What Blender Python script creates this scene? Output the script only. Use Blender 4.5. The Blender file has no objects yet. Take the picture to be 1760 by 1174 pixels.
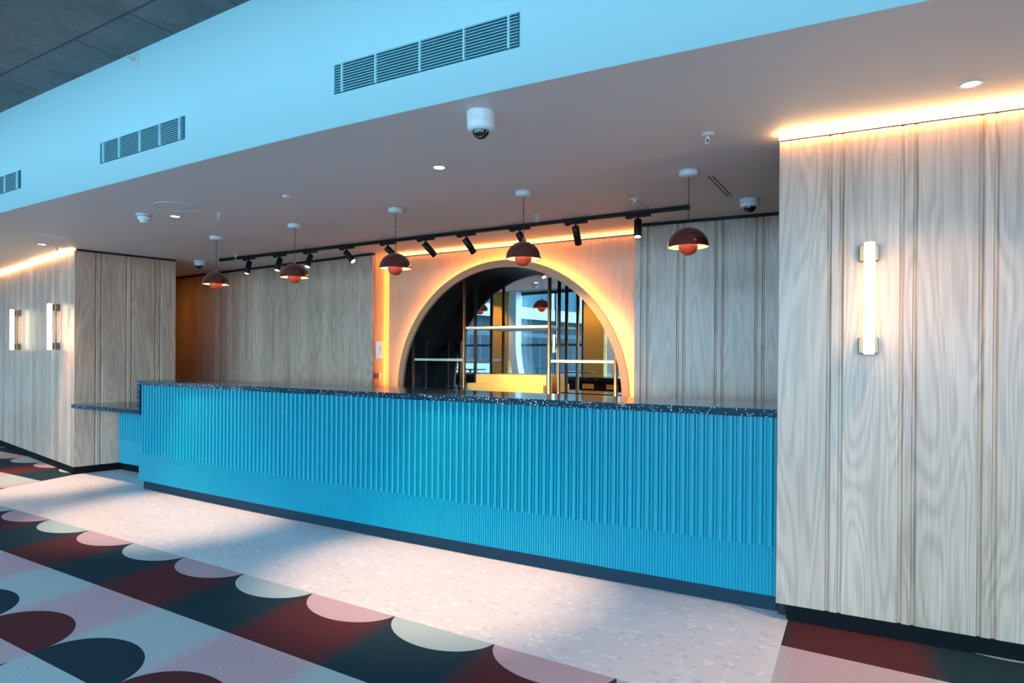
import bpy, bmesh, math, random
from mathutils import Vector, Matrix
random.seed(4)
PI = math.pi
SC = bpy.context.scene
C = SC.collection

# ------------------------------------------------------------------ mesh helpers
def BM(): return bmesh.new()

def add_box(bm, x0, x1, y0, y1, z0, z1):
    v = [bm.verts.new(p) for p in ((x0,y0,z0),(x1,y0,z0),(x1,y1,z0),(x0,y1,z0),(x0,y0,z1),(x1,y0,z1),(x1,y1,z1),(x0,y1,z1))]
    for f in ((0,3,2,1),(4,5,6,7),(0,1,5,4),(1,2,6,5),(2,3,7,6),(3,0,4,7)):
        bm.faces.new([v[i] for i in f])
    return bm

def bev_box(bm, x0, x1, y0, y1, z0, z1, r=.004, seg=2):
    b = BM(); add_box(b, x0, x1, y0, y1, z0, z1)
    bmesh.ops.bevel(b, geom=b.edges[:], offset=r, segments=seg, profile=.5, affect='EDGES')
    join(bm, b); return bm

def join(bm, b, M=None):
    if M is not None: bmesh.ops.transform(b, matrix=M, verts=b.verts)
    me = bpy.data.meshes.new('tmp'); b.to_mesh(me); b.free()
    bm.from_mesh(me); bpy.data.meshes.remove(me)

def add_lathe(bm, prof, n=32, M=None, smooth=True):
    b = BM(); rings = []
    for r, z in prof:
        if r < 1e-6: rings.append([b.verts.new((0,0,z))])
        else: rings.append([b.verts.new((r*math.cos(2*PI*i/n), r*math.sin(2*PI*i/n), z)) for i in range(n)])
    for a, c in zip(rings, rings[1:]):
        for i in range(n):
            j = (i+1) % n
            if len(a) == 1 and len(c) > 1: b.faces.new((a[0], c[i], c[j]))
            elif len(c) == 1 and len(a) > 1: b.faces.new((a[j], a[i], c[0]))
            elif len(a) > 1: b.faces.new((a[j], a[i], c[i], c[j]))
    for f in b.faces: f.smooth = smooth
    bmesh.ops.recalc_face_normals(b, faces=b.faces[:])
    join(bm, b, M); return bm

def add_tube(bm, pts, r, n=10, cap=True):
    b = BM(); pts = [Vector(p) for p in pts]; rings = []
    for i, p in enumerate(pts):
        t = (pts[min(i+1, len(pts)-1)] - pts[max(i-1, 0)]).normalized()
        up = Vector((0,0,1)) if abs(t.z) < .9 else Vector((1,0,0))
        a = t.cross(up).normalized(); c = t.cross(a)
        rings.append([b.verts.new(p + a*r*math.cos(2*PI*k/n) + c*r*math.sin(2*PI*k/n)) for k in range(n)])
    for A, B in zip(rings, rings[1:]):
        for k in range(n):
            f = b.faces.new((A[k], A[(k+1)%n], B[(k+1)%n], B[k])); f.smooth = True
    if cap: b.faces.new(rings[0][::-1]); b.faces.new(rings[-1])
    bmesh.ops.recalc_face_normals(b, faces=b.faces[:])
    join(bm, b); return bm

def add_prism(bm, pts, z0, z1):
    a = [bm.verts.new((x,y,z0)) for x,y in pts]; c = [bm.verts.new((x,y,z1)) for x,y in pts]
    n = len(pts); fs = [bm.faces.new(a[::-1]), bm.faces.new(c)]
    for i in range(n): fs.append(bm.faces.new((a[i], a[(i+1)%n], c[(i+1)%n], c[i])))
    bmesh.ops.recalc_face_normals(bm, faces=fs)
    return bm

def obj(name, bm, m, parent=None, loc=None, rotz=None):
    me = bpy.data.meshes.new(name); bm.to_mesh(me); bm.free()
    me.materials.append(m)
    o = bpy.data.objects.new(name, me); C.objects.link(o)
    if parent: o.parent = parent
    if loc is not None: o.location = loc
    if rotz is not None: o.rotation_euler = (0,0,rotz)
    return o

def tag(o, label, cat, group=None, kind=None):
    o['label'] = label; o['category'] = cat
    if group: o['group'] = group
    if kind: o['kind'] = kind
    return o

def thing(name, label, cat, loc=(0,0,0), rotz=0, group=None):
    o = bpy.data.objects.new(name, None); C.objects.link(o)
    o.location = loc; o.rotation_euler = (0,0,rotz)
    return tag(o, label, cat, group)

def struct(name, bm, m, parent=None, loc=None, rotz=None):
    o = obj(name, bm, m, parent, loc, rotz)
    if not parent: o['kind'] = 'structure'
    return o

def dup(root, loc, rotz=None, label=None, group=None):
    r = root.copy(); C.objects.link(r); r.location = loc
    if rotz is not None: r.rotation_euler = (0,0,rotz)
    if label: r['label'] = label
    if group: r['group'] = group
    def rec(a, b):
        for ch in list(a.children):
            c = ch.copy(); C.objects.link(c); c.parent = b
            rec(ch, c)
    rec(root, r)
    return r

# ------------------------------------------------------------------ node helpers
class X:
    """a value in a node tree with arithmetic"""
    def __init__(s, T, k): s.T, s.k = T, k
    def _m(s, op, *a, clamp=False):
        n = s.T.nodes.new('ShaderNodeMath'); n.operation = op; n.use_clamp = clamp
        for i, v in enumerate((s,)+a):
            if isinstance(v, X): s.T.links.new(v.k, n.inputs[i])
            else: n.inputs[i].default_value = v
        return X(s.T, n.outputs[0])
    def __add__(s, o): return s._m('ADD', o)
    def __sub__(s, o): return s._m('SUBTRACT', o)
    def __mul__(s, o): return s._m('MULTIPLY', o)
    def __truediv__(s, o): return s._m('DIVIDE', o)
    def lt(s, o): return s._m('LESS_THAN', o)
    def gt(s, o): return s._m('GREATER_THAN', o)
    def frac(s): return s._m('FRACT')
    def floor(s): return s._m('FLOOR')
    def fmod(s, o): return s._m('FLOORED_MODULO', o)
    def cos(s): return s._m('COSINE')
    def sin(s): return s._m('SINE')
    def max(s, o): return s._m('MAXIMUM', o)
    def clamp(s): return s._m('ADD', 0.0, clamp=True)
    def abs(s): return s._m('ABSOLUTE')
    def pow(s, o): return s._m('POWER', o)

def mat(name, col=(.5,.5,.5), rough=.5, metal=0, emit=None, es=1, spec=.5, coat=0):
    m = bpy.data.materials.new(name); m.use_nodes = True
    b = m.node_tree.nodes['Principled BSDF']
    b.inputs['Base Color'].default_value = (*col, 1)
    b.inputs['Roughness'].default_value = rough
    b.inputs['Metallic'].default_value = metal
    b.inputs['Specular IOR Level'].default_value = spec
    b.inputs['Coat Weight'].default_value = coat
    if emit:
        b.inputs['Emission Color'].default_value = (*emit, 1)
        b.inputs['Emission Strength'].default_value = es
    return m

def parts_of(m):
    T = m.node_tree; return T, T.nodes['Principled BSDF']

def coords(T, kind='Object'):
    t = T.nodes.new('ShaderNodeTexCoord'); s = T.nodes.new('ShaderNodeSeparateXYZ')
    T.links.new(t.outputs[kind], s.inputs[0])
    return X(T, s.outputs[0]), X(T, s.outputs[1]), X(T, s.outputs[2])

def vec(T, x, y, z):
    c = T.nodes.new('ShaderNodeCombineXYZ')
    for i, v in enumerate((x,y,z)):
        if isinstance(v, X): T.links.new(v.k, c.inputs[i])
        else: c.inputs[i].default_value = v
    return c.outputs[0]

def noise(T, v, scale=1, detail=2, rough=.5, dist=0):
    n = T.nodes.new('ShaderNodeTexNoise'); T.links.new(v, n.inputs['Vector'])
    n.inputs['Scale'].default_value = scale; n.inputs['Detail'].default_value = detail
    n.inputs['Roughness'].default_value = rough; n.inputs['Distortion'].default_value = dist
    return X(T, n.outputs[0])

def voro(T, v, scale, feature='F1', rnd=1):
    n = T.nodes.new('ShaderNodeTexVoronoi'); n.feature = feature; T.links.new(v, n.inputs['Vector'])
    n.inputs['Scale'].default_value = scale; n.inputs['Randomness'].default_value = rnd
    return n

def mixc(T, f, a, b):
    n = T.nodes.new('ShaderNodeMix'); n.data_type = 'RGBA'
    def put(sock, v):
        if isinstance(v, X): T.links.new(v.k, sock)
        elif isinstance(v, tuple): sock.default_value = (*v, 1)
        elif isinstance(v, (int, float)): sock.default_value = v
        else: T.links.new(v, sock)
    put(n.inputs[0], f); put(n.inputs[6], a); put(n.inputs[7], b)
    return n.outputs[2]

def bump(T, b, h, strength=.3, dist=.002):
    n = T.nodes.new('ShaderNodeBump'); n.inputs['Strength'].default_value = strength
    n.inputs['Distance'].default_value = dist
    T.links.new(h.k, n.inputs['Height']); T.links.new(n.outputs[0], b.inputs['Normal'])

# ------------------------------------------------------------------ materials
PITCH = .345
def wood_mat(name, light, dark, off, rough=.35, board=PITCH):
    m = mat(name, light, rough); T, b = parts_of(m)
    x, y, z = coords(T)
    u = (x - off)/board
    idn = u.floor()
    seed = (idn*12.9898).sin()*43.5
    xc = x - (idn + .59)*board - off          # distance from the middle of the board
    n1 = noise(T, vec(T, xc*5.5, seed, z*.62), 1, 1.5, .5, .25)
    bands = ((n1*78).sin()*.5 + .5).pow(1.6)
    n2 = noise(T, vec(T, x*170, seed, z*2.6), 1, 3, .6)
    n3 = noise(T, vec(T, xc*3, seed, z*.35), 1, 3, .5)
    f = (bands*.24 + n2*1.0 + n3*.75 - .58).clamp()
    tone = noise(T, vec(T, idn*7.7, 3.1, .5), 1, 0)
    c = mixc(T, f, light, dark)
    g = T.nodes.new('ShaderNodeHueSaturation'); T.links.new(c, g.inputs['Color'])
    T.links.new((tone*.35 + .83).k, g.inputs['Value'])
    T.links.new(g.outputs[0], b.inputs['Base Color'])
    bump(T, b, bands*.4 + n2, .12, .0015)
    return m
OAK_L, OAK_D = (.65,.435,.325), (.235,.142,.090)
M_oak = wood_mat('oak_panel', OAK_L, OAK_D, -.065)
M_oak_left = wood_mat('oak_panel_left', OAK_L, OAK_D, -.095)
M_oak_back = wood_mat('oak_panel_back', OAK_L, OAK_D, -.16)
M_ply = wood_mat('plywood_arch_wall', (.66,.385,.235), (.50,.27,.155), 0, .4, 1.22)

M_white = mat('white_paint', (.80,.80,.80), .55)
M_bulkhead = mat('bulkhead_daylight_tint', (.60,.95,.97), .55)  # white bulkhead with part of the blue daylight put into its colour
M_soffit = mat('soffit_paint', (.92,.80,.75), .6)
M_black = mat('black_trim', (.006,.006,.006), .45, spec=.25)
M_plinth = mat('black_plinth', (.004,.005,.006), .6, spec=.08)
M_kick = mat('navy_kickboard', (.008,.024,.040), .5, spec=.15)
M_gap = mat('shadow_gap', (.01,.008,.008), .7)
M_plastic = mat('white_plastic', (.80,.82,.84), .35)
M_grey_plastic = mat('grey_plastic', (.35,.36,.38), .4)
M_steel = mat('brushed_nickel', (.20,.165,.12), .45, .7)
M_chrome = mat('chrome', (.8,.8,.8), .1, 1)
M_post = mat('smoked_steel_post', (.36,.34,.32), .3, 1)
M_vent = mat('vent_dark', (.02,.15,.19), .7)
M_dome_glass = mat('smoked_dome', (.008,.008,.01), .05, 0, coat=1)
M_shade = mat('oxblood_enamel', (.065,.010,.008), .12, coat=.6)
M_bowl = mat('vermilion_enamel', (.72,.085,.025), .15, coat=.6)
M_shade_in = mat('white_enamel_inside', (.9,.86,.8), .3)
M_cord = mat('dark_cord', (.02,.008,.006), .6)
M_bulb = mat('bulb', (1,.8,.6), .5, emit=(1,.60,.28), es=55)
M_led = mat('cove_led', (1,.8,.5), .5, emit=(1,.56,.20), es=52)
M_led_arch = mat('arch_led', (1,.7,.3), .5, emit=(1,.46,.08), es=85)
M_led_back = mat('back_cove_led', (1,.7,.3), .5, emit=(1,.46,.10), es=38)
M_tube = mat('opal_tube', (1,.9,.75), .4, emit=(1,.80,.50), es=10)
M_lens = mat('lamp_lens', (1,.9,.7), .3, emit=(1,.68,.30), es=14)
M_dl = mat('downlight_lens', (1,.9,.8), .3, emit=(1,.86,.68), es=16)
M_liner = mat('black_liner', (.007,.004,.002), .5, spec=.08)
M_bench = mat('bench_stone', (.09,.075,.065), .10)
M_bench_front = mat('bench_front', (.02,.02,.022), .4)
M_shelf = mat('pale_shelf', (.55,.50,.42), .4)
M_gold_ply = mat('honey_plywood', (1,.53,.12), .45)
M_yellow = mat('ochre_column', (.62,.30,.035), .6)
M_bluewhite = mat('window_white', (.85,.90,.92), .5)
M_mullion = mat('dark_mullion', (.012,.02,.028), .4)
M_glasspane = bpy.data.materials.new('window_pane'); M_glasspane.use_nodes = True
T = M_glasspane.node_tree; T.nodes.clear()
o_ = T.nodes.new('ShaderNodeOutputMaterial'); mx = T.nodes.new('ShaderNodeMixShader')
tr = T.nodes.new('ShaderNodeBsdfTransparent'); gl = T.nodes.new('ShaderNodeBsdfGlossy')
tr.inputs[0].default_value = (.82,.95,1,1); gl.inputs['Roughness'].default_value = .02
mx.inputs[0].default_value = .07
T.links.new(tr.outputs[0], mx.inputs[1]); T.links.new(gl.outputs[0], mx.inputs[2]); T.links.new(mx.outputs[0], o_.inputs[0])
M_mirror = mat('mirror_glass', (.80,.84,.86), .0, 1)

# blue counter paint
M_blue = mat('turquoise_lacquer', (.0,.235,.315), .36, spec=.38)
# dark terrazzo stone of the worktop
M_stone = mat('dark_terrazzo', (.008,.03,.05), .12, spec=.16)
T, b = parts_of(M_stone)
x, y, z = coords(T)
v = vec(T, x, y, z)
vo = voro(T, v, 95); d = X(T, vo.outputs['Distance'])
sp = T.nodes.new('ShaderNodeSeparateColor'); T.links.new(vo.outputs['Color'], sp.inputs[0])
r1 = X(T, sp.outputs[0]); r2 = X(T, sp.outputs[1])
mask = d.lt(.34) * r1.gt(.62)
T.links.new(mixc(T, mask, (.003,.022,.042), mixc(T, r2, (.10,.20,.25), (.62,.70,.72))), b.inputs['Base Color'])

# pale terrazzo floor
M_floor = mat('pale_terrazzo', (.6,.58,.57), .35, spec=.35)
T, b = parts_of(M_floor)
x, y, z = coords(T)
v = vec(T, x, y, 0)
wob = noise(T, v, 14, 2)
wob2 = noise(T, v, 31, 3, .7)
v2 = vec(T, x*1.0 + wob*.09 + wob2*.08, y*1.35 - wob*.06 + wob2*.08, 0)
vo = voro(T, v2, 21); sp = T.nodes.new('ShaderNodeSeparateColor'); T.links.new(vo.outputs['Color'], sp.inputs[0])
r1 = X(T, sp.outputs[0]); r2 = X(T, sp.outputs[1]); d = X(T, vo.outputs['Distance'])
big = noise(T, v, 2.2, 3, .6)
base = mixc(T, big, (.60,.54,.57), (.70,.64,.67))
c1 = mixc(T, (d.lt(.40)*r1.gt(.80))*.34, base, (.40,.34,.34))
c2 = mixc(T, (d.lt(.42)*r1.lt(.28))*.55, c1, (.82,.79,.80))
vo2 = voro(T, v2, 48); sp2 = T.nodes.new('ShaderNodeSeparateColor'); T.links.new(vo2.outputs['Color'], sp2.inputs[0])
q1 = X(T, sp2.outputs[0]); d2 = X(T, vo2.outputs['Distance'])
c3 = mixc(T, (d2.lt(.40)*q1.gt(.8))*.22, c2, (.42,.38,.40))
T.links.new(c3, b.inputs['Base Color'])

# woven carpet: scalloped planks
M_carpet = mat('scalloped_carpet', (.3,.3,.3), .95, spec=.1)
T, b = parts_of(M_carpet)
x, y, z = coords(T)
W = .6724
xs = (x + 7.13 - (y*-1 + 2.79)*.083)/W
u = xs.frac(); n = xs.floor()
hard = n.fmod(2).lt(.5)                                   # 1 = warm column
soft = (((xs - .5)*PI).cos()*1.5 + .5).clamp()
vv = (y - 1.495).fmod(1.405)
e = (u - .5)/.5
t2 = vv.lt(.665)
el2 = (e*e + ((vv - .07)/.26).pow(2).max(0)).lt(1)
dk2 = (vv.lt(.07) + el2).gt(.5)
w1 = vv*-1 + 1.335
el1 = (e*e + (w1/.26)*(w1/.26)).lt(1)
lt1 = (vv.gt(1.335) + el1).gt(.5)
el2 = (e*e + ((vv - .07)/.26)*((vv - .07)/.26)).lt(1)
dk2 = (vv.lt(.07) + el2).gt(.5)
dark = t2*dk2 + (t2*-1 + 1)*(lt1*-1 + 1)
inell = (t2*el2 + (t2*-1+1)*el1).clamp()
warm = inell*hard + (inell*-1 + 1)*soft
darkc = mixc(T, warm, (.012,.034,.048), (.080,.021,.026))
lightc = mixc(T, warm, (.37,.45,.47), (.47,.33,.375))
col = mixc(T, dark, lightc, darkc)
fib = noise(T, vec(T, x, y, 0), 150, 4, .8)
hs = T.nodes.new('ShaderNodeHueSaturation'); T.links.new(col, hs.inputs['Color'])
T.links.new((fib*2.0 + .0).k, hs.inputs['Value'])
T.links.new(hs.outputs[0], b.inputs['Base Color'])
bump(T, b, fib, .5, .004)

# board-marked concrete
M_conc = mat('raw_concrete', (.12,.12,.12), .85)
T, b = parts_of(M_conc)
x, y, z = coords(T)
v = vec(T, x, y, z)
n1 = noise(T, v, 2.5, 6, .62); n2 = noise(T, v, 22, 5, .7)
gx = ((x + 4.95)/.70).frac(); gy = ((y - 2.25)/1.2).frac()
seam = (gx.lt(.02)*(y.gt(2.25)) + gy.lt(.016)).clamp()
f = (n1*.7 + n2*.65 - .2).clamp()
T.links.new(mixc(T, seam*.7, mixc(T, f, (.07,.085,.095), (.30,.32,.32)), (.04,.05,.055)), b.inputs['Base Color'])
bump(T, b, n2, .5, .01)

# exterior
M_fac = mat('tower_facade', (.05,.09,.12), .8, spec=.05)
T, b = parts_of(M_fac)
x, y, z = coords(T)
fin = (x/1.15).frac().lt(.07); flo = (z/3.1).frac().lt(.10)
pn = noise(T, vec(T, (x/1.15).floor()*3.3, 0, (z/3.1).floor()*5.1), 1, 0)
T.links.new(mixc(T, (fin + flo).clamp(), mixc(T, pn, (.005,.010,.014), (.012,.024,.030)), (.035,.045,.05)), b.inputs['Base Color'])
M_ext_white = mat('white_slab', (.17,.18,.18), .7, spec=.1)
M_teal_glass = mat('teal_glazing', (.008,.04,.05), .6, spec=.1)
M_ground = mat('paving_outside', (.06,.07,.075), .8)

# ------------------------------------------------------------------ camera
cam_d = bpy.data.cameras.new('camera'); cam = bpy.data.objects.new('camera', cam_d); C.objects.link(cam)
cam_d.sensor_width = 36; cam_d.lens = 1090.24/1760*36; cam_d.shift_y = 27.02/1760
R_ = Vector((0.86018708,0.5099282,0.00716992)); U_ = Vector((-0.00734561,-0.0016691,0.99997163)); F_ = Vector((-0.5099257,0.86021535,-0.00231))
Mc = Matrix((R_, U_, -F_)).transposed().to_4x4(); Mc.translation = Vector((0,0,1.5))
cam.matrix_world = Mc; cam_d.clip_start = .05; cam_d.clip_end = 300
SC.camera = cam

ZC = 2.78      # soffit height
ZT = 3.70      # concrete ceiling

# ------------------------------------------------------------------ floor
TILE = [(-8.62,4.06),(-8.24,2.79),(-.445,2.79),(-.486,4.06)]
bm = BM(); add_prism(bm, [(-19,-5.2),(5,-5.2),(5,7.2),(-19,7.2)], -.12, -.006)
struct('floor', bm, M_carpet)
# carpet surface around the terrazzo strip: one mesh with a cut-out
bm = BM()
for pts in ([(-19,-5.2),(5,-5.2),(5,2.79),(-19,2.79)], [(-19,2.79),(-8.24,2.79),(-8.62,4.06),(-8.62,7.2),(-19,7.2)], [(-.445,2.79),(5,2.79),(5,7.2),(-.486,7.2),(-.486,4.06)]):
    add_prism(bm, pts, -.006, .0)
o = struct('floor', bm, M_carpet)
bm = BM(); add_prism(bm, [(-8.62,7.2),(-8.62,4.06),(-8.24,2.79),(-.445,2.79),(-.486,4.06),(-.486,7.2)], -.006, .0)
struct('floor', bm, M_floor)

# ------------------------------------------------------------------ bulkhead and ceilings
BK = [(-19,3.10),(-14,2.86),(-10,2.70),(-7.04,2.615),(-5,2.583),(-3.59,2.562),(-2.76,2.564),(-1.617,2.60),(-.78,2.647),(.12,2.707),(1.5,2.83),(5,3.15)]
def bky(x):
    for (a, ya), (b_, yb) in zip(BK, BK[1:]):
        if a <= x <= b_: return ya + (yb-ya)*(x-a)/(b_-a)
def bk_smooth(n=60):
    # Catmull-Rom through the plan points
    out = []
    P = [Vector(p) for p in BK]
    for i in range(1, len(P)-2):
        for k in range(6):
            t = k/6; a, b_, c, d = P[i-1], P[i], P[i+1], P[i+2]
            out.append(.5*((2*b_) + (c-a)*t + (2*a-5*b_+4*c-d)*t*t + (3*b_-a-3*c+d)*t**3))
    return [P[0]] + out + [P[-2], P[-1]]
bks = bk_smooth()
bm = BM()
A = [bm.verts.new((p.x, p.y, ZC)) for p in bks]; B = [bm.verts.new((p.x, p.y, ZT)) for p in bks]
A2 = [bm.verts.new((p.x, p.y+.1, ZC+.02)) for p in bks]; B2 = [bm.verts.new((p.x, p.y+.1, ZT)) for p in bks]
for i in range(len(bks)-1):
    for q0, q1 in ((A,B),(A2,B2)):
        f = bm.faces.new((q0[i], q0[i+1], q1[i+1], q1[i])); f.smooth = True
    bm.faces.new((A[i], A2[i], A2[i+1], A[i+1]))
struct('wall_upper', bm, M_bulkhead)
bm = BM()
add_prism(bm, [(p.x, p.y+.004) for p in bks] + [(5,7.2),(-19,7.2)], ZC, ZC+.02)
struct('ceiling', bm, M_soffit)
bm = BM(); add_box(bm, -19, 5, -5.2, 7.2, ZT, ZT+.2)
struct('ceiling', bm, M_conc)
# enclosure
bm = BM(); add_box(bm, -19, 5, 7.0, 7.2, 0, ZT); struct('wall_back', bm, M_white)
bm = BM(); add_box(bm, 5, 5.2, -5.2, 7.2, 0, ZT); struct('wall_right', bm, M_white)
bm = BM(); add_box(bm, -19.2, -19, -5.2, 7.2, 0, ZT); struct('wall_left', bm, M_white)

# ------------------------------------------------------------------ panelled oak walls
def panel_wall(name, A, B, z0, z1, off, m, th=.04, pitch=PITCH, ext=0):
    A = Vector((*A,0)); B = Vector((*B,0)); L = (B-A).length + ext; rz = math.atan2(B.y-A.y, B.x-A.x)
    prof = [(0,.004),(.004,0)]
    k = 0
    while True:
        c = off + k*pitch; k += 1
        if c + .09 > L: break
        if c < .02: continue
        for g in (c, c+.06):
            prof += [(g-.012,0),(g-.008,.005),(g-.006,.013),(g+.002,.013),(g+.008,.006),(g+.012,0)]
    prof += [(L-.004,0),(L,.004)]
    bm = BM()
    lo = [bm.verts.new((u,d,z0)) for u,d in prof]; hi = [bm.verts.new((u,d,z1)) for u,d in prof]
    for i in range(len(prof)-1): bm.faces.new((lo[i], lo[i+1], hi[i+1], hi[i]))
    b0 = [bm.verts.new((u,th,z0)) for u in (0,L)]; b1 = [bm.verts.new((u,th,z1)) for u in (0,L)]
    bm.faces.new((b0[1], b0[0], b1[0], b1[1]))
    bm.faces.new((b0[0], lo[0], hi[0], b1[0])); bm.faces.new((lo[-1], b0[1], b1[1], hi[-1]))
    bm.faces.new([b0[0], b0[1]] + lo[::-1]); bm.faces.new(hi + [b1[1], b1[0]])
    return struct(name, bm, m, None, (A.x, A.y, 0), rz), L, rz
def wall_rel(name, A, rz, x0, x1, y0, y1, z0, z1, m):
    bm = BM(); add_box(bm, x0, x1, y0, y1, z0, z1)
    return struct(name, bm, m, None, (A[0], A[1], 0), rz)

ZP = .092; ZW = 2.735
# right block front
RA, RB = (-.545,3.909), (.588,3.985)
_, L, rz = panel_wall('wall_right', RA, RB, ZP, ZW, .262, M_oak, ext=2.6)
bm = BM(); add_prism(bm, [(-.545,3.99),(3.2,4.24),(3.2,6.2),(-.49,6.2),(-.545,4.2)], 0, ZC); struct('wall_right', bm, M_black)
wall_rel('baseboard_right', RA, rz, .055, L, .022, .074, 0, ZP, M_plinth)
def led_strip(A, rz, x0, x1, y0, y1, z0, z1, m, label):
    bm = BM(); add_box(bm, x0, x1, y0, y1, z0, z1)
    o = obj('light_strip', bm, m, None, (A[0], A[1], 0), rz)
    tag(o, label, 'light strip'); return o
led_strip(RA, rz, .0, L, -.026, -.004, ZW+.008, ZW+.020, M_led, 'warm glowing light strip along the ceiling above the right-hand oak wall')
# right block left return (faces the counter)
rzR = rz
# left block front: A is left, B is the corner
LCx, LCy = -8.60, 3.957
dirL = Vector((-11.5235+8.6, 4.365-3.957)).normalized()
LAx, LAy = LCx + dirL.x*4.5, LCy + dirL.y*4.5 + .12
_, L, rzL = panel_wall('wall_left', (LAx,LAy), (LCx,LCy), ZP, 2.75, .155, M_oak_left)
wall_rel('wall_left', (LAx,LAy), rzL, 0, L-.02, .075, .16, 0, ZC, M_black)
wall_rel('baseboard_left', (LAx,LAy), rzL, 0, L-.012, .012, .074, 0, ZP, M_plinth)
led_strip((LAx,LAy), rzL, 0, L-.03, -.024, -.003, 2.755, 2.765, M_led, 'warm glowing light strip along the ceiling above the left oak wall with two tube lamps')
# left block side
SEx, SEy = -8.372, 5.11
_, Ls, rzS = panel_wall('wall_left', (LCx+.0,LCy+.0), (SEx,SEy), ZP, 2.752, .232, M_oak)
wall_rel('baseboard_left', (LCx,LCy), rzS, .01, Ls, .012, .074, 0, ZP, M_plinth)
wall_rel('trim_2', (LCx,LCy), rzS, .02, Ls-.005, .006, .05, 2.752, ZC, M_gap)
wall_rel('wall_left', (LCx,LCy), rzS, .05, Ls-.012, .045, .10, 0, 2.752, M_oak)
# back walls
BLA, BLB = (-10.5,6.315), (-5.585,5.965)
_, Lb, rzB = panel_wall('wall_back', BLA, BLB, 0, 2.752, .02, M_oak_back)
wall_rel('trim_3', BLA, rzB, 0, Lb, -.012, .04, 2.752, ZC, M_gap)
wall_rel('wall_back', BLA, rzB, 0, Lb-.0, .045, .23, 0, ZC, M_ply)
BRA, BRB = (-2.115,5.885), (-.5,6.02)
_, Lr, rzr = panel_wall('wall_back', BRA, BRB, 0, 2.752, .068, M_oak_back)
wall_rel('trim_4', BRA, rzr, 0, Lr, -.012, .04, 2.752, ZC, M_gap)
wall_rel('wall_back', BRA, rzr, 0, Lr, .045, .30, 0, ZC, M_ply)
# far end behind the left block
bm = BM(); add_box(bm, -10.7, -10.5, 4.6, 6.6, 0, ZC); struct('wall_left', bm, M_oak)

# ------------------------------------------------------------------ arch wall, surround, mirror
AX, AZ, R0, R1 = -3.752, 1.062, 1.437, 1.516
AY = 6.20
def arch_wall():
    bm = BM(); xl, xr, zt = -5.512, -2.08, 2.745
    R = R0 + .01; N = 64
    for yy, flip in ((AY,0),(AY+.02,1)):
        arc = [(AX - R*math.cos(PI*i/N), AZ + R*math.sin(PI*i/N)) for i in range(N+1)]
        V = lambda x, z: bm.verts.new((x,yy,z))
        for i in range(N):
            (a, b_), (c, d) = arc[i], arc[i+1]
            f = [V(a,b_), V(c,d), V(c,zt), V(a,zt)]
            bm.faces.new(f if not flip else f[::-1])
        for x0, x1 in ((xl, AX-R), (AX+R, xr)):
            f = [V(x0,0), V(x1,0), V(x1,zt), V(x0,zt)]
            bm.faces.new(f if not flip else f[::-1])
    # top edge
    add_box(bm, xl, xr, AY, AY+.02, zt-.002, zt)
    bmesh.ops.remove_doubles(bm, verts=bm.verts[:], dist=1e-5)
    return bm
struct('wall_back', arch_wall(), M_ply)
wall_rel('trim_5', (0,0), 0, -5.51, -2.10, AY-.006, AY+.0, 2.742, 2.752, M_gap)
led_strip((0,0), 0, -5.50, -2.12, AY-.016, AY-.006, 2.755, 2.763, M_led_back, 'amber light strip along the ceiling above the plywood arch wall')
bm = BM(); add_box(bm, -5.60, -2.08, AY+.075, AY+.12, 2.60, ZC); struct('wall_back', bm, M_ply)
# reveal of the left back wall, facing right
led_strip((0,0), 0, -5.508, -5.490, AY+.024, AY+.040, 1.09, 2.74, M_led_back, 'upright amber light strip in the gap left of the arch wall')
bm = BM(); add_box(bm, -5.60, -5.50, AY+.075, AY+.09, 0, ZC); struct('wall_back', bm, M_ply)
bm = BM(); add_box(bm, -5.592, -5.586, 5.97, 6.30, 0, 2.752); struct('wall_back', bm, M_ply)

MY = lambda x: 6.50 - .07*(x + 3.75)
arch = thing('arch_surround', 'large oak-edged half-round arch niche with amber halo behind the counter', 'arch', (AX,AY,AZ))
def ring(R_in, R_out, y0, y1, N=96, a0=0, a1=PI):
    bm = BM(); prev = None
    for i in range(N+1):
        a = a0 + (a1-a0)*i/N; c, s = -math.cos(a), math.sin(a)
        q4 = [bm.verts.new((c*R_in,y0,s*R_in)), bm.verts.new((c*R_out,y0,s*R_out)), bm.verts.new((c*R_out,y1,s*R_out)), bm.verts.new((c*R_in,y1,s*R_in))]
        if prev:
            for k in range(4):
                f = bm.faces.new((prev[k], prev[(k+1)%4], q4[(k+1)%4], q4[k])); f.smooth = False
        else: bm.faces.new(q4)
        prev = q4
    bm.faces.new(prev[::-1]); bmesh.ops.recalc_face_normals(bm, faces=bm.faces[:])
    return bm
M_rim = mat('arch_rim_oak', (.50,.33,.23), .4)
T, b = parts_of(M_rim); x, y, z = coords(T)
T.links.new(mixc(T, noise(T, vec(T, x*6, y*6, z*6), 6, 4), (.58,.27,.125), (.40,.17,.075)), b.inputs['Base Color'])
obj('rim', ring(R0, R1, -.115, -.085), M_rim, arch)
obj('rim_core', ring(R0+.002, R0+.022, -.085, .0), M_rim, arch)['label'] = 'narrow wooden return behind the arch rim'
obj('light_strip', ring(R1-.052, R1-.030, -.0845, -.075), M_led_arch, arch)['label'] = 'amber light strip hidden behind the arch rim'
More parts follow.
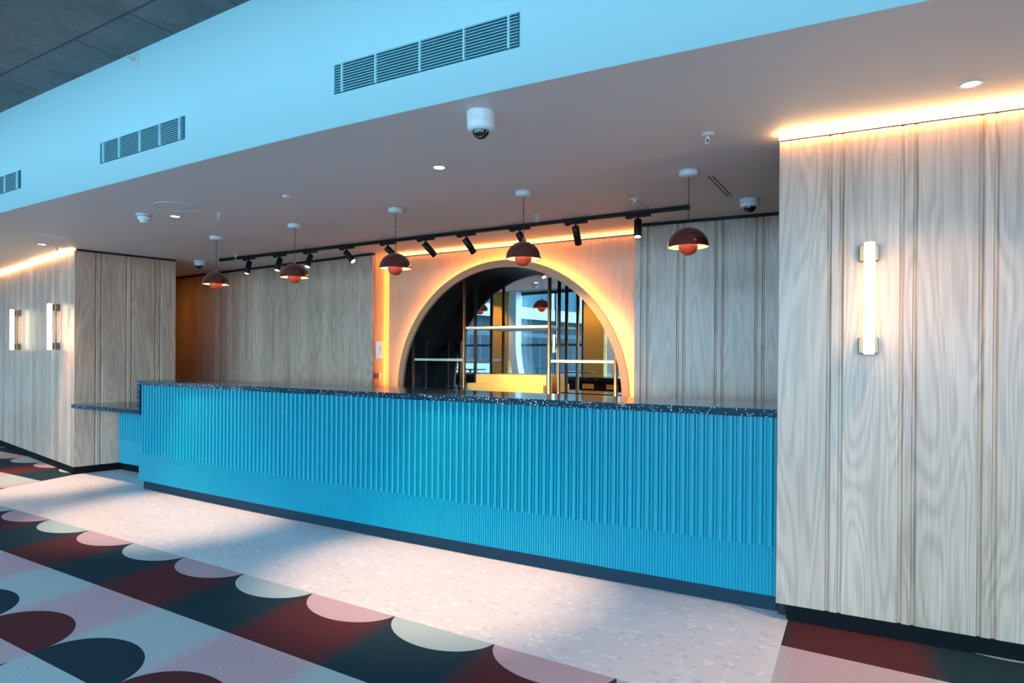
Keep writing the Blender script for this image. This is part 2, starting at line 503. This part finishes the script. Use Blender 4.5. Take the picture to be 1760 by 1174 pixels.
# liner back to the mirror
bm = BM(); N = 64; prev = None
for i in range(N+1):
    a = PI*i/N; x_ = -math.cos(a)*R0; z_ = math.sin(a)*R0
    v0 = bm.verts.new((x_, -.08, z_)); v1 = bm.verts.new((x_, MY(x_+AX)-AY-.001, z_))
    w0 = bm.verts.new((x_*1.007, -.08, z_*1.007)); w1 = bm.verts.new((x_*1.007, MY(x_+AX)-AY-.001, z_*1.007))
    if prev:
        for p, q_ in ((0,1),(2,3)):
            f = bm.faces.new((prev[p], prev[q_], (v0,v1,w0,w1)[q_], (v0,v1,w0,w1)[p])); f.smooth = True
    prev = (v0,v1,w0,w1)
obj('liner', bm, M_liner, arch)
mir = thing('mirror', 'big mirror lining the back of the arch niche, reflecting windows and lamps', 'mirror', (-3.75, 6.50, 1.09), math.atan(-.07))
bm = BM(); add_box(bm, -1.6, 1.5, 0, .006, 0, 1.5); obj('mirror_glass', bm, M_mirror, mir)
bm = BM(); add_box(bm, -1.6, 1.5, .007, .02, 0, 1.5); obj('backing_board', bm, M_black, mir)
bm = BM(); add_box(bm, -5.6, -2.08, 6.72, 6.75, 0, ZC); struct('wall_back', bm, M_black)

# back bench
bench = thing('back_bench', 'low dark stone-topped bench along the foot of the arch wall', 'bench', (-3.84,6.2,0))
bm = BM(); add_prism(bm, [(-1.66,-.42),(1.72,-.42),(1.72,-.005),(1.52,-.005),(1.52,.19),(-1.345,.39),(-1.345,-.005),(-1.66,-.005)], 1.045, 1.083); obj('bench_top', bm, M_bench, bench)
bm = BM(); add_box(bm, -1.65, 1.70, -.38, -.02, 0, 1.045); obj('bench_front', bm, M_bench_front, bench)

# shelving in the niche
ZB = 1.083
shelving = thing('display_shelving', 'smoked-steel post shelving with three pale shelves inside the arch', 'shelving', (-3.75,6.14,ZB))
def post(x, y, z1):
    bm = BM(); add_lathe(bm, [(0,0),(.026,0),(.026,.006),(.020,.008),(.020,z1),(0,z1)], 16, Matrix.Translation((x, y, 0)))
    obj('post', bm, M_post, shelving)
XP = [-5.06,-4.295,-3.17,-2.40]
YF, YB = 0.0, .235
for y_ in (YF, YB):
    post(XP[0]+3.75, y_, 1.68-ZB); post(XP[1]+3.75, y_, 2.38-ZB); post(XP[2]+3.75, y_, 2.35-ZB); post(XP[3]+3.75, y_, 1.50-ZB)
for x0, x1, zz in ((XP[1],XP[2],1.822),(XP[0],XP[1],1.445),(XP[2],XP[3],1.443)):
    bm = BM(); bev_box(bm, x0+3.75, x1+3.75, YF+.0, YB+.01, zz-.014-ZB, zz+.014-ZB, .003)
    obj('shelf', bm, M_shelf, shelving)
steps = thing('stepped_display', 'honey-coloured two-step plywood display riser standing in the arch niche', 'display stand', (-3.78,6.30,ZB))
bm = BM(); bev_box(bm, -.50, .52, -.125, .10, 0, .092, .003); obj('lower_step', bm, M_gold_ply, steps)
bm = BM(); bev_box(bm, -.42, .52, -.05, .10, .092, .198, .003); obj('upper_step', bm, M_gold_ply, steps)

# ------------------------------------------------------------------ reception counter
XL, XR = -7.135, -.552
Yc = lambda x: 3.905 + .0058*(x + 4.6)**2
YR = lambda x: Yc(x) - .010
counter = thing('reception_counter', 'long turquoise fluted reception counter on a black plinth', 'counter', (0,0,0))
PF = .0565
def flutes(x0, x1, z0, z1, wide, yfun, amp_w, amp_n, m, name, parent):
    bm = BM(); prof = []
    n = int((x1-x0)/PF); p = (x1-x0)/n
    for i in range(n):
        s = x0 + i*p
        if wide:
            segs = [(.05,.62,amp_w,8),(.72,.95,amp_n,3)]
        else:
            segs = [(.05,.28,amp_n,3),(.385,.615,amp_n,3),(.72,.95,amp_n,3)]
        for a, b_, amp, k in segs:
            for j in range(k+1):
                t = j/k; h = amp*(math.sin(PI*t)**(.28 if k > 3 else .5) if 0 < t < 1 else 0)
                prof.append((s + p*(a+(b_-a)*t), h))
    lo = []; hi = []; bk = []
    for x_, h in prof:
        y_ = yfun(x_)
        lo.append(bm.verts.new((x_, y_-h, z0))); hi.append(bm.verts.new((x_, y_-h, z1))); bk.append(bm.verts.new((x_, y_+.004, z0)))
    for i in range(len(prof)-1):
        f = bm.faces.new((lo[i], lo[i+1], hi[i+1], hi[i])); f.smooth = False
        bm.faces.new((bk[i], bk[i+1], lo[i+1], lo[i]))
    return obj(name, bm, m, parent)
ZS = .388
flutes(XL+.055, XR, ZS, 1.15, True, lambda x: Yc(x)+.008, .021, .013, M_blue, 'fluted_panel', counter)
flutes(XL, XR, .095, ZS, False, lambda x: Yc(x)+.004, .01, .009, M_blue, 'finely_ribbed_panel', counter)
# carcass following the curve
def curved_slab(bm, x0, x1, yf, yb, z0, z1, N=24):
    pts = [(x0+(x1-x0)*i/N, yf(x0+(x1-x0)*i/N)) for i in range(N+1)]
    add_prism(bm, pts + [(x1, yb), (x0, yb)], z0, z1); return bm
bm = BM(); curved_slab(bm, XL, XR, lambda x: Yc(x)+.010, 4.50, .095, ZS)
curved_slab(bm, XL+.055, XR, lambda x: Yc(x)+.010, 4.50, ZS, 1.15)
obj('carcass', bm, M_blue, counter)
bm = BM(); curved_slab(bm, XL+.05, XR, lambda x: Yc(x)+.028, 4.46, 0, .095); obj('plinth', bm, M_kick, counter)
top = BM(); curved_slab(top, XL, XR, lambda x: Yc(x)-.028, 4.575, 1.15, 1.196)
add_prism(top, [(XL, Yc(XL)-.028),(XL+.055, Yc(XL+.055)-.028),(XL+.055, 4.575),(XL, 4.575)], .822, 1.15)
bm = BM(); add_box(bm, XL+.056, XR-.01, 4.502, 4.52, .0, 1.149); obj('staff_side_panel', bm, M_black, counter)
for xa in (-4.12, -3.72):
    bm = BM(); add_box(bm, xa, xa+.19, 4.521, 4.53, 1.03, 1.10); obj('drawer_front', bm, M_gold_ply, counter)
o = obj('worktop', top, M_stone)
tag(o, 'long dark speckled stone worktop with stepped-down end on the turquoise counter', 'worktop')
# low wing of the counter by the left oak block
YW = 4.43
wing = thing('low_desk', 'low turquoise ribbed desk front recessed under the dark stone ledge at left', 'desk', (0,0,0))
flutes(-8.475, XL-.001, ZS, .82, True, lambda x: YW, .013, .007, M_blue, 'fluted_panel', wing)
flutes(-8.475, XL-.001, .095, ZS, False, lambda x: YW, .01, .007, M_blue, 'finely_ribbed_panel', wing)
bm = BM(); add_box(bm, -8.465, XL-.002, YW+.002, 4.60, .095, .82); obj('carcass', bm, M_blue, wing)
bm = BM(); add_box(bm, -8.465, XL-.002, YW+.03, 4.58, 0, .095); obj('plinth', bm, M_plinth, wing)
bm = BM(); add_prism(bm, [(-8.598,3.93),(XL-.002,3.93),(XL-.002,4.72),(-8.437,4.72)], .822, .870)
o = obj('stone_ledge', bm, M_stone)
tag(o, 'lower dark stone ledge between the left oak block and the tall counter', 'worktop')

# ------------------------------------------------------------------ pendants
def make_pendant():
    t = thing('pendant_lamp', '', 'pendant lamp', (0,0,ZC))
    bm = BM(); add_lathe(bm, [(0,0),(.062,0),(.066,-.004),(.066,-.030),(.060,-.038),(0,-.040)], 32); obj('canopy', bm, M_plastic, t)
    bm = BM(); add_tube(bm, [(0,0,-.038),(.003,0,-.12),(.001,0,-.22),(.0025,0,-.30),(0,0,-.365)], .0028, 8); obj('cord', bm, M_cord, t)
    bm = BM(); add_lathe(bm, [(0,-.358),(.008,-.358),(.008,-.386),(.011,-.392),(0,-.392)], 16); obj('cord_grip', bm, M_chrome, t)
    Rd = .1385; zr = -.523
    prof = [(0, zr+.135)] + [(Rd*math.sin(a), zr + .135*math.cos(a)) for a in [PI/2*i/14 for i in range(1,15)]]
    prof += [(Rd, zr-.003), (Rd-.002, zr-.003)]
    bm = BM(); add_lathe(bm, prof, 48); obj('lamp_shade', bm, M_shade, t)
    bm = BM(); add_lathe(bm, [((Rd-.0025)*math.sin(a), zr + .1325*math.cos(a)) for a in [PI/2*i/14 for i in range(14,0,-1)]] + [(0,zr+.1325)], 48)
    obj('shade_lining', bm, M_shade_in, t)['label'] = 'white enamel inside of the shade'
    Rb = .066
    bm = BM(); add_lathe(bm, [(0, zr-.060)] + [(Rb*math.sin(a), zr+.006 - Rb*math.cos(a)) for a in [PI/2*i/10 for i in range(1,11)]] + [(Rb,zr+.020),(Rb-.003,zr+.020)] + [((Rb-.003)*math.sin(a), zr+.007-(Rb-.003)*math.cos(a)) for a in [PI/2*i/8 for i in range(8,0,-1)]], 40)
    obj('lower_bowl', bm, M_bowl, t)['label'] = 'small orange-red bowl under the shade'
    bm = BM(); add_lathe(bm, [(0,zr+.105),(.018,zr+.10),(.026,zr+.075),(.026,zr+.06),(.018,zr+.04),(0,zr+.034)], 20); obj('bulb', bm, M_bulb, t)
    return t
PEND = [(-6.32,4.31),(-5.04,4.285),(-3.72,4.26),(-2.455,4.305),(-1.19,4.375)]
PL = ['red dome pendant lamp nearest the left oak block, leftmost of the row',
      'red dome pendant lamp second from left, over the counter beside the third track spotlight',
      'red dome pendant lamp in front of the amber wall reveal, middle of the row',
      'red dome pendant lamp hanging in front of the top of the arch',
      'red dome pendant lamp nearest the right oak wall, largest in view']
p0 = make_pendant()
for i, (x_, y_) in enumerate(PEND):
    if i == 0: t = p0; t.location = (x_, y_, ZC)
    else: t = dup(p0, (x_, y_, ZC), i*1.3)
    t['label'] = PL[i]; t['group'] = 'red pendant lamps over the counter'

# ------------------------------------------------------------------ lighting track with spots
YT = 5.36
tr_ = thing('lighting_track', 'long black lighting track fixed to the ceiling behind the pendants', 'lighting track', (-4.61,YT,ZC))
bm = BM(); bev_box(bm, -3.15, 3.15, -.018, .018, -.034, -.0, .002, 1); obj('rail', bm, M_black, tr_)
for s in (-1,1):
    bm = BM(); bev_box(bm, s*3.15-.012, s*3.15+.012, -.021, .021, -.037, -.0, .002, 1); obj('end_cap', bm, M_black, tr_)
def spot_light(name, loc, d, power, col, size, blend, parent=None, radius=.03):
    l = bpy.data.lights.new(name, 'SPOT'); l.energy = power; l.color = col; l.spot_size = size; l.spot_blend = blend; l.shadow_soft_size = radius
    o = bpy.data.objects.new(name, l); C.objects.link(o)
    o.rotation_euler = Vector(d).to_track_quat('-Z','Y').to_euler()
    o.location = loc
    if parent: o.parent = parent
    return o
TS = [(-7.17,(.11,-.33,-1),0),(-6.58,(.16,-.40,-1),1),(-6.03,(.20,-.52,-1),1),(-5.42,(1.05,.0,-1.0),1),(-4.79,(.85,.75,-1),1),(-4.26,(.75,.55,-1.0),1),
      (-3.735,(.45,.6,-1),1),(-3.10,(.25,.6,-1),1),(-2.50,(-.05,.6,-1.0),1),(-1.90,(.12,-.40,-1),1)]
TSL = ['leftmost black track spotlight, just right of the first pendant','black track spotlight pointing down between the first and second pendants',
  'black track spotlight just right of the second pendant dome','black track spotlight tilted to the right in front of the left oak back wall',
  'black track spotlight tucked behind the middle pendant dome','black track spotlight tilted right just right of the middle pendant',
  'black track spotlight at the upper left of the arch crown','black track spotlight half hidden behind the pendant above the arch',
  'black track spotlight at the upper right of the arch, its lens turned away','rightmost black track spotlight hanging upright with a lit lens']
for i, (x_, d, on) in enumerate(TS):
    d = Vector(d).normalized()
    t = thing('track_spotlight', TSL[i], 'spotlight', (x_, YT, ZC-.034), 0, 'black spotlights on the ceiling track')
    bm = BM(); bev_box(bm, -.115, .115, -.015, .015, -.022, -.0, .003, 1); bev_box(bm, -.10, -.06, -.012, .012, -.030, -.018, .002, 1); obj('adapter', bm, M_black, t)
    bm = BM(); add_tube(bm, [(0,0,-.018),(0,0,-.058)], .009, 12); obj('stem', bm, M_black, t)
    pv = Vector((0,0,-.070)); Mq = Matrix.Translation(pv + d*.060) @ d.to_track_quat('Z','Y').to_matrix().to_4x4()
    bm = BM(); add_lathe(bm, [(0,-.088),(.030,-.088),(.034,-.084),(.034,.088),(.031,.090),(.029,.084),(.029,.078)], 28, Mq); obj('lamp_body', bm, M_black, t)
    bm = BM(); add_lathe(bm, [(.029,.079),(0,.079)], 24, Mq); obj('lens', bm, M_lens, t)
    spot_light('spot_beam', pv + d*.155, d, (14,14,14,20,80,150,230,150,80,14)[i], (1,.62,.26), math.radians(62), .8, t, .028)

# ------------------------------------------------------------------ downlights
DL = [(-2.642,3.466),(.321,3.63),(-5.742,3.493),(-8.632,3.622)]
DLL = ['round recessed downlight in the ceiling left of the large dome camera','bright recessed downlight in the ceiling at the upper right above the oak wall',
  'recessed downlight beside the smoke detector and round ceiling panel','recessed downlight by the left oak block, farthest left']
def make_dl():
    t = thing('recessed_downlight', '', 'downlight', (0,0,ZC))
    bm = BM(); add_lathe(bm, [(.036,0),(.048,0),(.048,-.003),(.042,-.004),(.036,-.001)], 32); obj('trim_ring', bm, M_plastic, t)
    bm = BM(); add_lathe(bm, [(.0365,-.0005),(0,-.002)], 28); obj('lens', bm, M_dl, t)
    return t
d0 = make_dl()
for i, (x_, y_) in enumerate(DL):
    t = d0 if i == 0 else dup(d0, (x_, y_, ZC))
    t.location = (x_, y_, ZC); t['label'] = DLL[i]; t['group'] = 'recessed ceiling downlights'
for i, (x_, y_) in enumerate(DL):
    spot_light('downlight_beam', (x_, y_, ZC-.02), (0,-.30 if i == 1 else 0,-1), (430,165,430,430)[i], (1,.68,.42), math.radians((54,100,54,54)[i]), (.7,1,.7,.7)[i], None, .03)

# ------------------------------------------------------------------ cameras, detectors, sprinklers
def make_cam(Rc, h, label, x_, y_, rot, big):
    t = thing('security_camera', label, 'security camera', (x_, y_, ZC), rot, 'dome security cameras on the ceiling')
    bm = BM(); add_lathe(bm, [(0,0),(Rc*1.02,0),(Rc*1.02,-.004),(Rc,-.006),(Rc*.985,-h*.62),(Rc*.965,-h*.63),(Rc*.965,-h*.65),(Rc*.985,-h*.66),(Rc*.95,-h*.86),(Rc*.84,-h),(Rc*.60,-h*1.02)], 40)
    obj('housing', bm, M_plastic, t)
    Rg = Rc*(.60 if big else .70)
    bm = BM(); add_lathe(bm, [(Rg,-h*.98)] + [(Rg*math.cos(a), -h*1.0-Rg*.92*math.sin(a)) for a in [PI/2*i/10 for i in range(10)]] + [(0,-h-Rg*.92)], 36)
    obj('smoked_dome', bm, M_dome_glass, t)
    if big:
        M_ = Matrix.Translation((-.02,-Rc*.985,-h*.33)) @ Matrix.Rotation(PI/2, 4, 'X')
        bm = BM(); add_lathe(bm, [(.016,0),(.018,.003),(.020,.003),(.021,0)], 24, M_); add_lathe(bm, [(0,.002),(.004,.002),(.004,0)], 8, M_)
        obj('cable_entry_cap', bm, M_plastic, t)
        bm = BM()
        for k in range(5):
            a = -PI/2 - .5 + k*.25
            add_tube(bm, [(Rg*.98*math.cos(a), Rg*.98*math.sin(a), -h*1.0-.004), (Rg*.9*math.cos(a), Rg*.9*math.sin(a), -h*1.0-.018)], .004, 8)
        obj('infrared_led_row', bm, M_grey_plastic, t)
    return t
make_cam(.075, .098, 'large white dome security camera, nearest, just behind the bulkhead edge', -1.855, 2.79, .35, True)
make_cam(.074, .064, 'white dome security camera against the right oak block', -.975, 5.40, 0, False)
make_cam(.068, .064, 'white dome security camera beside the first pendant, far left', -8.20, 5.34, 0, False)

t = thing('smoke_detector', 'round white smoke detector on the ceiling left of a downlight', 'smoke detector', (-5.914,3.30,ZC))
bm = BM(); add_lathe(bm, [(0,0),(.066,0),(.066,-.014),(.060,-.018)], 36); obj('base_plate', bm, M_plastic, t)
bm = BM(); add_lathe(bm, [(.052,-.018),(.056,-.024),(.052,-.046),(.040,-.056),(.034,-.058),(.034,-.072),(.026,-.078),(0,-.079)], 36); obj('sensor_head', bm, M_plastic, t)
def make_spr():
    t = thing('fire_sprinkler', '', 'sprinkler', (0,0,ZC))
    bm = BM(); add_lathe(bm, [(.010,-.004),(.034,0),(.036,-.002),(.030,-.008),(.012,-.010)], 28); obj('escutcheon', bm, M_plastic, t)
    bm = BM(); add_lathe(bm, [(.008,-.004),(.008,-.022),(.011,-.024),(.011,-.028),(.005,-.030)], 14)
    add_tube(bm, [(.010,0,-.026),(.013,0,-.040),(.004,0,-.052)], .0025, 6); add_tube(bm, [(-.010,0,-.026),(-.013,0,-.040),(-.004,0,-.052)], .0025, 6)
    obj('sprinkler_body', bm, M_plastic, t)
    bm = BM(); add_lathe(bm, [(0,-.051),(.014,-.053),(.015,-.055),(0,-.056)], 16); obj('deflector', bm, M_plastic, t)
    bm = BM(); add_tube(bm, [(0,0,-.030),(0,0,-.050)], .003, 8); obj('glass_bulb', bm, mat('sprinkler_bulb', (.25,.02,.02), .1), t)
    return t
SP = [(-.899,3.70),(-5.272,3.62),(-2.768,5.10),(-8.669,3.80),(-7.278,5.24),(-1.774,4.93)]
SPL = ['white ceiling sprinkler above the rightmost pendant canopy','white ceiling sprinkler above the leftmost pendant canopy',
  'white ceiling sprinkler just right of the pendant above the arch','ceiling sprinkler beside the glowing strip of the left oak wall',
  'tiny sprinkler at the left end of the lighting track','tiny sprinkler on the ceiling joint above the right end of the track']
s0 = make_spr()
for i, (x_, y_) in enumerate(SP):
    t = s0 if i == 0 else dup(s0, (x_, y_, ZC)); t.location = (x_, y_, ZC); t['label'] = SPL[i]; t['group'] = 'ceiling sprinklers'
t = thing('motion_sensor', 'tiny white button sensor on the ceiling above the second pendant', 'sensor', (-4.19,3.475,ZC))
bm = BM(); add_lathe(bm, [(0,0),(.027,0),(.027,-.012),(.020,-.018),(0,-.019)], 24); obj('sensor_body', bm, M_plastic, t)
M_sof_panel = mat('soffit_panel', (.92,.82,.79), .5)
for (x_, y_, r_, lab) in ((-5.34,3.27,.185,'large round flush ceiling panel beside the smoke detector'),(-7.93,3.43,.15,'round flush ceiling panel over the left oak block downlight'),(-4.41,5.05,.12,'small round flush ceiling panel behind the middle pendant cord')):
    t = thing('ceiling_access_panel', lab, 'ceiling panel', (x_, y_, ZC))
    bm = BM(); add_lathe(bm, [(r_-.008,0),(r_,0),(r_,-.004),(r_-.006,-.005),(r_-.008,-.001)], 56); obj('ring', bm, M_plastic, t)
    bm = BM(); add_lathe(bm, [(r_-.009,-.001),(0,-.0015)], 48); obj('cover', bm, M_sof_panel, t)
for (x0, x1, y0, y1) in ((-1.103,-1.098,4.57,5.20),(-1.075,-1.070,4.57,5.22)):
    pass
t = thing('slot_diffuser', 'pair of thin dark air slots in the ceiling right of the last pendant', 'air diffuser', (-1.09,4.89,ZC))
for dx in (-.014,.014):
    bm = BM(); add_box(bm, dx-.0035, dx+.0035, -.32, .32, -.0015, .0); obj('slot', bm, M_gap, t)
# faint ceiling joint
bm = BM(); add_box(bm, -1.777,-1.774, 4.72, 5.30, ZC-.0008, ZC+.0); o = struct('trim_6', bm, M_gap)

# sidewall sprinkler on the bulkhead
ys = bky(-4.72)
t = thing('sidewall_sprinkler', 'round white sidewall sprinkler high on the pale bulkhead near the concrete', 'sprinkler', (-4.74, ys, 3.64))
Mx = Matrix.Rotation(PI/2, 4, 'X')
bm = BM(); add_lathe(bm, [(.008,.0),(.050,.0),(.050,.004),(.040,.008),(.012,.010)], 36, Mx); obj('escutcheon', bm, M_plastic, t)
bm = BM(); add_lathe(bm, [(.009,.006),(.009,.035),(.004,.040),(.004,.055),(.012,.057),(.012,.060),(0,.061)], 16, Mx); obj('nozzle', bm, M_plastic, t)

# ------------------------------------------------------------------ air vents in the bulkhead
def vent(x0, x1, z0, z1, label):
    ya, yb = bky(x0), bky(x1); rz_ = math.atan2(yb-ya, x1-x0); L_ = math.hypot(x1-x0, yb-ya)
    dmid = max(0, max((ya+(yb-ya)*k/10) - bky(x0+(x1-x0)*k/10) for k in range(11)))
    t = thing('air_vent', label, 'air vent', (x0 + math.sin(rz_)*dmid, ya-dmid*math.cos(rz_), z0), rz_, 'louvred air vents in the bulkhead')
    H_ = z1 - z0
    bm = BM(); add_box(bm, 0, L_, -.003, -.001, 0, H_); obj('backing', bm, M_vent, t)
    n_ = 11
    for k in range(n_):
        zz = H_*(k+.5)/n_
        bm = BM()
        v_ = [bm.verts.new(p) for p in ((0,-.004,zz+.004),(L_,-.004,zz+.004),(L_,-.014,zz-.0015),(0,-.014,zz-.0015),(0,-.004,zz+.0015),(L_,-.004,zz+.0015),(L_,-.0135,zz-.004),(0,-.0135,zz-.004))]
        for f in ((0,1,2,3),(4,7,6,5),(3,2,6,7),(0,4,5,1)): bm.faces.new([v_[i] for i in f])
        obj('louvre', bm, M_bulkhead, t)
    for u_ in (.055, .26, .51, .74, L_/L_*.955):
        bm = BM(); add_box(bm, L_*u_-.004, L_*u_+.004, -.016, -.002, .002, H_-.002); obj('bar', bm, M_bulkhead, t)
vent(-2.695,-1.515, 2.965, 3.130, 'widest louvred air vent in the pale bulkhead, above the ceiling camera')
vent(-5.235,-4.115, 2.955, 3.115, 'middle louvred air vent in the pale bulkhead, above the left pendants')
vent(-7.80,-6.60, 2.95, 3.110, 'louvred air vent in the bulkhead cut off by the left edge')

# ------------------------------------------------------------------ wall lights
def make_sconce():
    t = thing('tube_wall_light', '', 'wall light')
    for z_ in (.047, .543):      # z is height above the lamp's lower end
        bm = BM(); bev_box(bm, -.047, .047, -.050, .0, z_-.043, z_+.043, .003, 2); obj('bracket', bm, M_steel, t)
        bm = BM(); bev_box(bm, -.018, .018, -.075, -.050, z_-.043, z_+.043, .003, 1); obj('clip', bm, M_steel, t)
    bm = BM(); add_tube(bm, [(0,-.030,.09),(0,-.030,.50)], .007, 10); obj('back_rod', bm, M_steel, t)
    bm = BM(); add_lathe(bm, [(0,0),(.022,0),(.0255,.004),(.0255,.586),(.022,.590),(0,.590)], 24, Matrix.Translation((0,-.098,0))); obj('glowing_tube', bm, M_tube, t)
    return t
sc0 = make_sconce(); sc0['group'] = 'tube wall lights'
rw = math.atan2(RB[1]-RA[1], RB[0]-RA[0])
def on(A, rz_, u_): return (A[0]+math.cos(rz_)*u_, A[1]+math.sin(rz_)*u_)
pr = on(RA, rw, .452)
sc0.location = (pr[0], pr[1], 1.522); sc0.rotation_euler = (0,0,rw); sc0['label'] = 'glowing tube wall light on the right oak wall'
lw = L_left = math.hypot(LCx-LAx, LCy-LAy)
for u_, lab in ((lw-.62,'glowing tube wall light on the left oak wall, the one nearer the corner'),(lw-2.50,'glowing tube wall light at the far left edge of the left oak wall')):
    pl = on((LAx,LAy), rzL, u_); dup(sc0, (pl[0], pl[1], 1.535), rzL, lab)

# ------------------------------------------------------------------ intercom and switch on the reveal
t = thing('wall_intercom', 'slim white intercom box on the amber-lit reveal left of the arch', 'intercom', (-5.585,6.085,1.45))
bm = BM(); bev_box(bm, 0, .035, -.05, .05, 0, .22, .004); obj('casing', bm, M_plastic, t)
bm = BM(); bev_box(bm, .035, .039, -.02, .02, .06, .17, .002, 1); obj('display', bm, mat('screen_pale', (.5,.6,.75), .2), t)
t = thing('fire_call_point', 'small dark red box on the amber reveal below the intercom', 'call point', (-5.585,6.03,1.20))
bm = BM(); bev_box(bm, 0, .03, -.03, .03, 0, .065, .003); obj('casing', bm, mat('red_plastic', (.25,.01,.01), .4), t)
t = thing('power_socket', 'small white switch plate beside the red box under the intercom', 'switch', (-5.585,6.13,1.20))
bm = BM(); bev_box(bm, 0, .012, -.035, .035, 0, .065, .003); obj('plate', bm, M_plastic, t)
bm = BM(); bev_box(bm, .012, .016, -.010, .010, .02, .045, .002); obj('rocker', bm, M_grey_plastic, t)

# ------------------------------------------------------------------ the far side of the room (seen in the mirror)
YW0 = -5.0
k = 0
xs_ = [-19,-17.3,-15.5,-13.4,-10.15,-8.2,-5.6,-3.0,-.4,2.2,5.0]
for a, b_ in zip(xs_, xs_[1:]):
    k += 1
    bm = BM()
    add_box(bm, a-.04, a+.04, YW0-.14, YW0, 0, ZT)
    add_box(bm, a+.04, b_-.04, YW0-.12, YW0-.02, 1.83, 1.91); add_box(bm, a+.04, b_-.04, YW0-.12, YW0-.02, 0, .12); add_box(bm, a+.04, b_-.04, YW0-.12, YW0-.02, ZT-.10, ZT)
    w = struct('window_%d' % k, bm, M_mullion)
    bm = BM(); add_box(bm, a+.04, b_-.04, YW0-.075, YW0-.069, .12, ZT-.1)
    obj('pane', bm, M_glasspane, w)
for (x0, x1, lab) in ((-13.75,-12.95,'ochre column by the far windows seen left in the arch mirror'),(-9.88,-9.15,'ochre column by the far windows seen right in the arch mirror')):
    bm = BM(); bev_box(bm, x0, x1, -4.85, -4.6, 0, ZT, .02, 2); o = obj('column', bm, M_yellow); tag(o, lab, 'column', 'ochre columns by the windows')
for x0, lab in ((-12.74,'white curving column beside the left ochre column in the mirror'),(-8.85,'white curving column beside the right ochre column in the mirror')):
    bm = BM(); prev = None
    for i in range(17):
        z_ = ZT*i/16; off = .42*max(0, 1-z_/1.9)**1.6
        q4 = [bm.verts.new((x0+off+dx, -4.75+dy, z_)) for dx, dy in ((-.15,-.15),(.15,-.15),(.15,.15),(-.15,.15))]
        if prev:
            for j in range(4):
                f = bm.faces.new((prev[j], prev[(j+1)%4], q4[(j+1)%4], q4[j]))
        prev = q4
    o = obj('curved_column', bm, M_bluewhite); tag(o, lab, 'column', 'white curving columns by the windows')
for x0, y0, lab in ((-9.2,-3.2,'round dark high table seen right in the arch mirror'),(-13.4,-3.2,'round dark high table seen left in the arch mirror')):
    t = thing('high_table', lab, 'table', (x0,y0,0), 0, 'dark high tables by the windows')
    bm = BM(); add_lathe(bm, [(0,1.02),(.52,1.02),(.54,1.035),(.52,1.05),(0,1.05)], 40); obj('table_top', bm, M_black, t)
    bm = BM(); add_lathe(bm, [(.03,.03),(.03,1.02)], 16); obj('pedestal', bm, M_black, t)
    bm = BM(); add_lathe(bm, [(0,0),(.27,0),(.27,.012),(.03,.03)], 32); obj('base', bm, M_black, t)
dup(sc0, (-11.22, YW0, 1.62), PI, 'added glowing tube standing in for a lamp reflected in the window glass, seen small in the mirror')  # tube added in place of a lamp reflection in the window glass
bm = BM(); add_box(bm, -11.245, -11.195, YW0-.14, YW0, 0, ZT); struct('trim_7', bm, M_mullion)

# exterior
bm = BM(); add_box(bm, -90, 50, -70, -5.3, -.3, -.2); o = struct('ground', bm, M_ground)
tower = thing('office_tower', 'office building with dark finned glazing and a white slab band, outside the windows', 'building', (-27.8,-36,-.2), -PI/2)
bm = BM(); add_box(bm, -30, 24, -6, 0, 0, 4.4); obj('lower_facade', bm, M_fac, tower)
bm = BM(); add_box(bm, -30.5, 24.5, -6, .5, 4.4, 5.25); obj('slab_band', bm, M_ext_white, tower)
bm = BM(); add_box(bm, -30, 24, -6, -.3, 5.25, 16); obj('upper_facade', bm, M_teal_glass, tower)
for k_ in range(11):
    bm = BM(); add_box(bm, -24+k_*4.1, -23.75+k_*4.1, -.3, .0, 5.25, 16); obj('fin', bm, M_ext_white, tower)
bm = BM(); add_prism(bm, [(-24,-9),(-19.5,-12.5),(-19.4,-12.3),(-23.9,-8.8)], -.2, 1.1)
o = obj('parapet_wall', bm, M_ext_white); tag(o, 'low white parapet wall outside, at the far left of the mirror', 'wall')

# ------------------------------------------------------------------ light
w = bpy.data.worlds.new('sky'); SC.world = w; w.use_nodes = True
bg = w.node_tree.nodes['Background']; bg.inputs[0].default_value = (.51,.74,.93,1); bg.inputs[1].default_value = 20.5
la = bpy.data.lights.new('window_portal', 'AREA'); la.shape = 'RECTANGLE'; la.size = 24; la.size_y = ZT; la.cycles.is_portal = True
lo_ = bpy.data.objects.new('window_portal', la); C.objects.link(lo_); lo_.location = (-7, YW0-.2, ZT/2); lo_.rotation_euler = (PI/2, 0, 0)
lo_.rotation_euler = Vector((0,1,0)).to_track_quat('-Z','Z').to_euler()
# warm ceiling lamp in the corridor behind the left oak block
t = dup(d0, (-9.9,5.3,ZC), None, 'recessed downlight in the passage behind the left oak block')
spot_light('passage_beam', (-9.9,5.3,ZC-.02), (.1,.25,-1), 17, (1,.42,.06), math.radians(165), .9)

for i_, x_ in enumerate((-13.5,-9.55)):  # unseen downlights added to throw warm light on the ochre columns
    dup(d0, (x_, -4.0, ZT), None, ('added unseen downlight in the concrete ceiling to warm the left ochre column','added unseen downlight in the concrete ceiling to warm the right ochre column')[i_])
    spot_light('added_column_beam', (x_, -4.0, ZT-.02), (0,-.3,-1), 160, (1,.66,.34), math.radians(80), .8)
vs = SC.view_settings
vs.view_transform = 'Standard'; vs.look = 'None'; vs.exposure = .08; vs.gamma = 1; vs.use_curve_mapping = False
SC.cycles.max_bounces = 10; SC.cycles.diffuse_bounces = 5; SC.cycles.glossy_bounces = 5; SC.cycles.transparent_max_bounces = 12
SC.cycles.sample_clamp_indirect = 4
SC.cycles.use_denoising = True
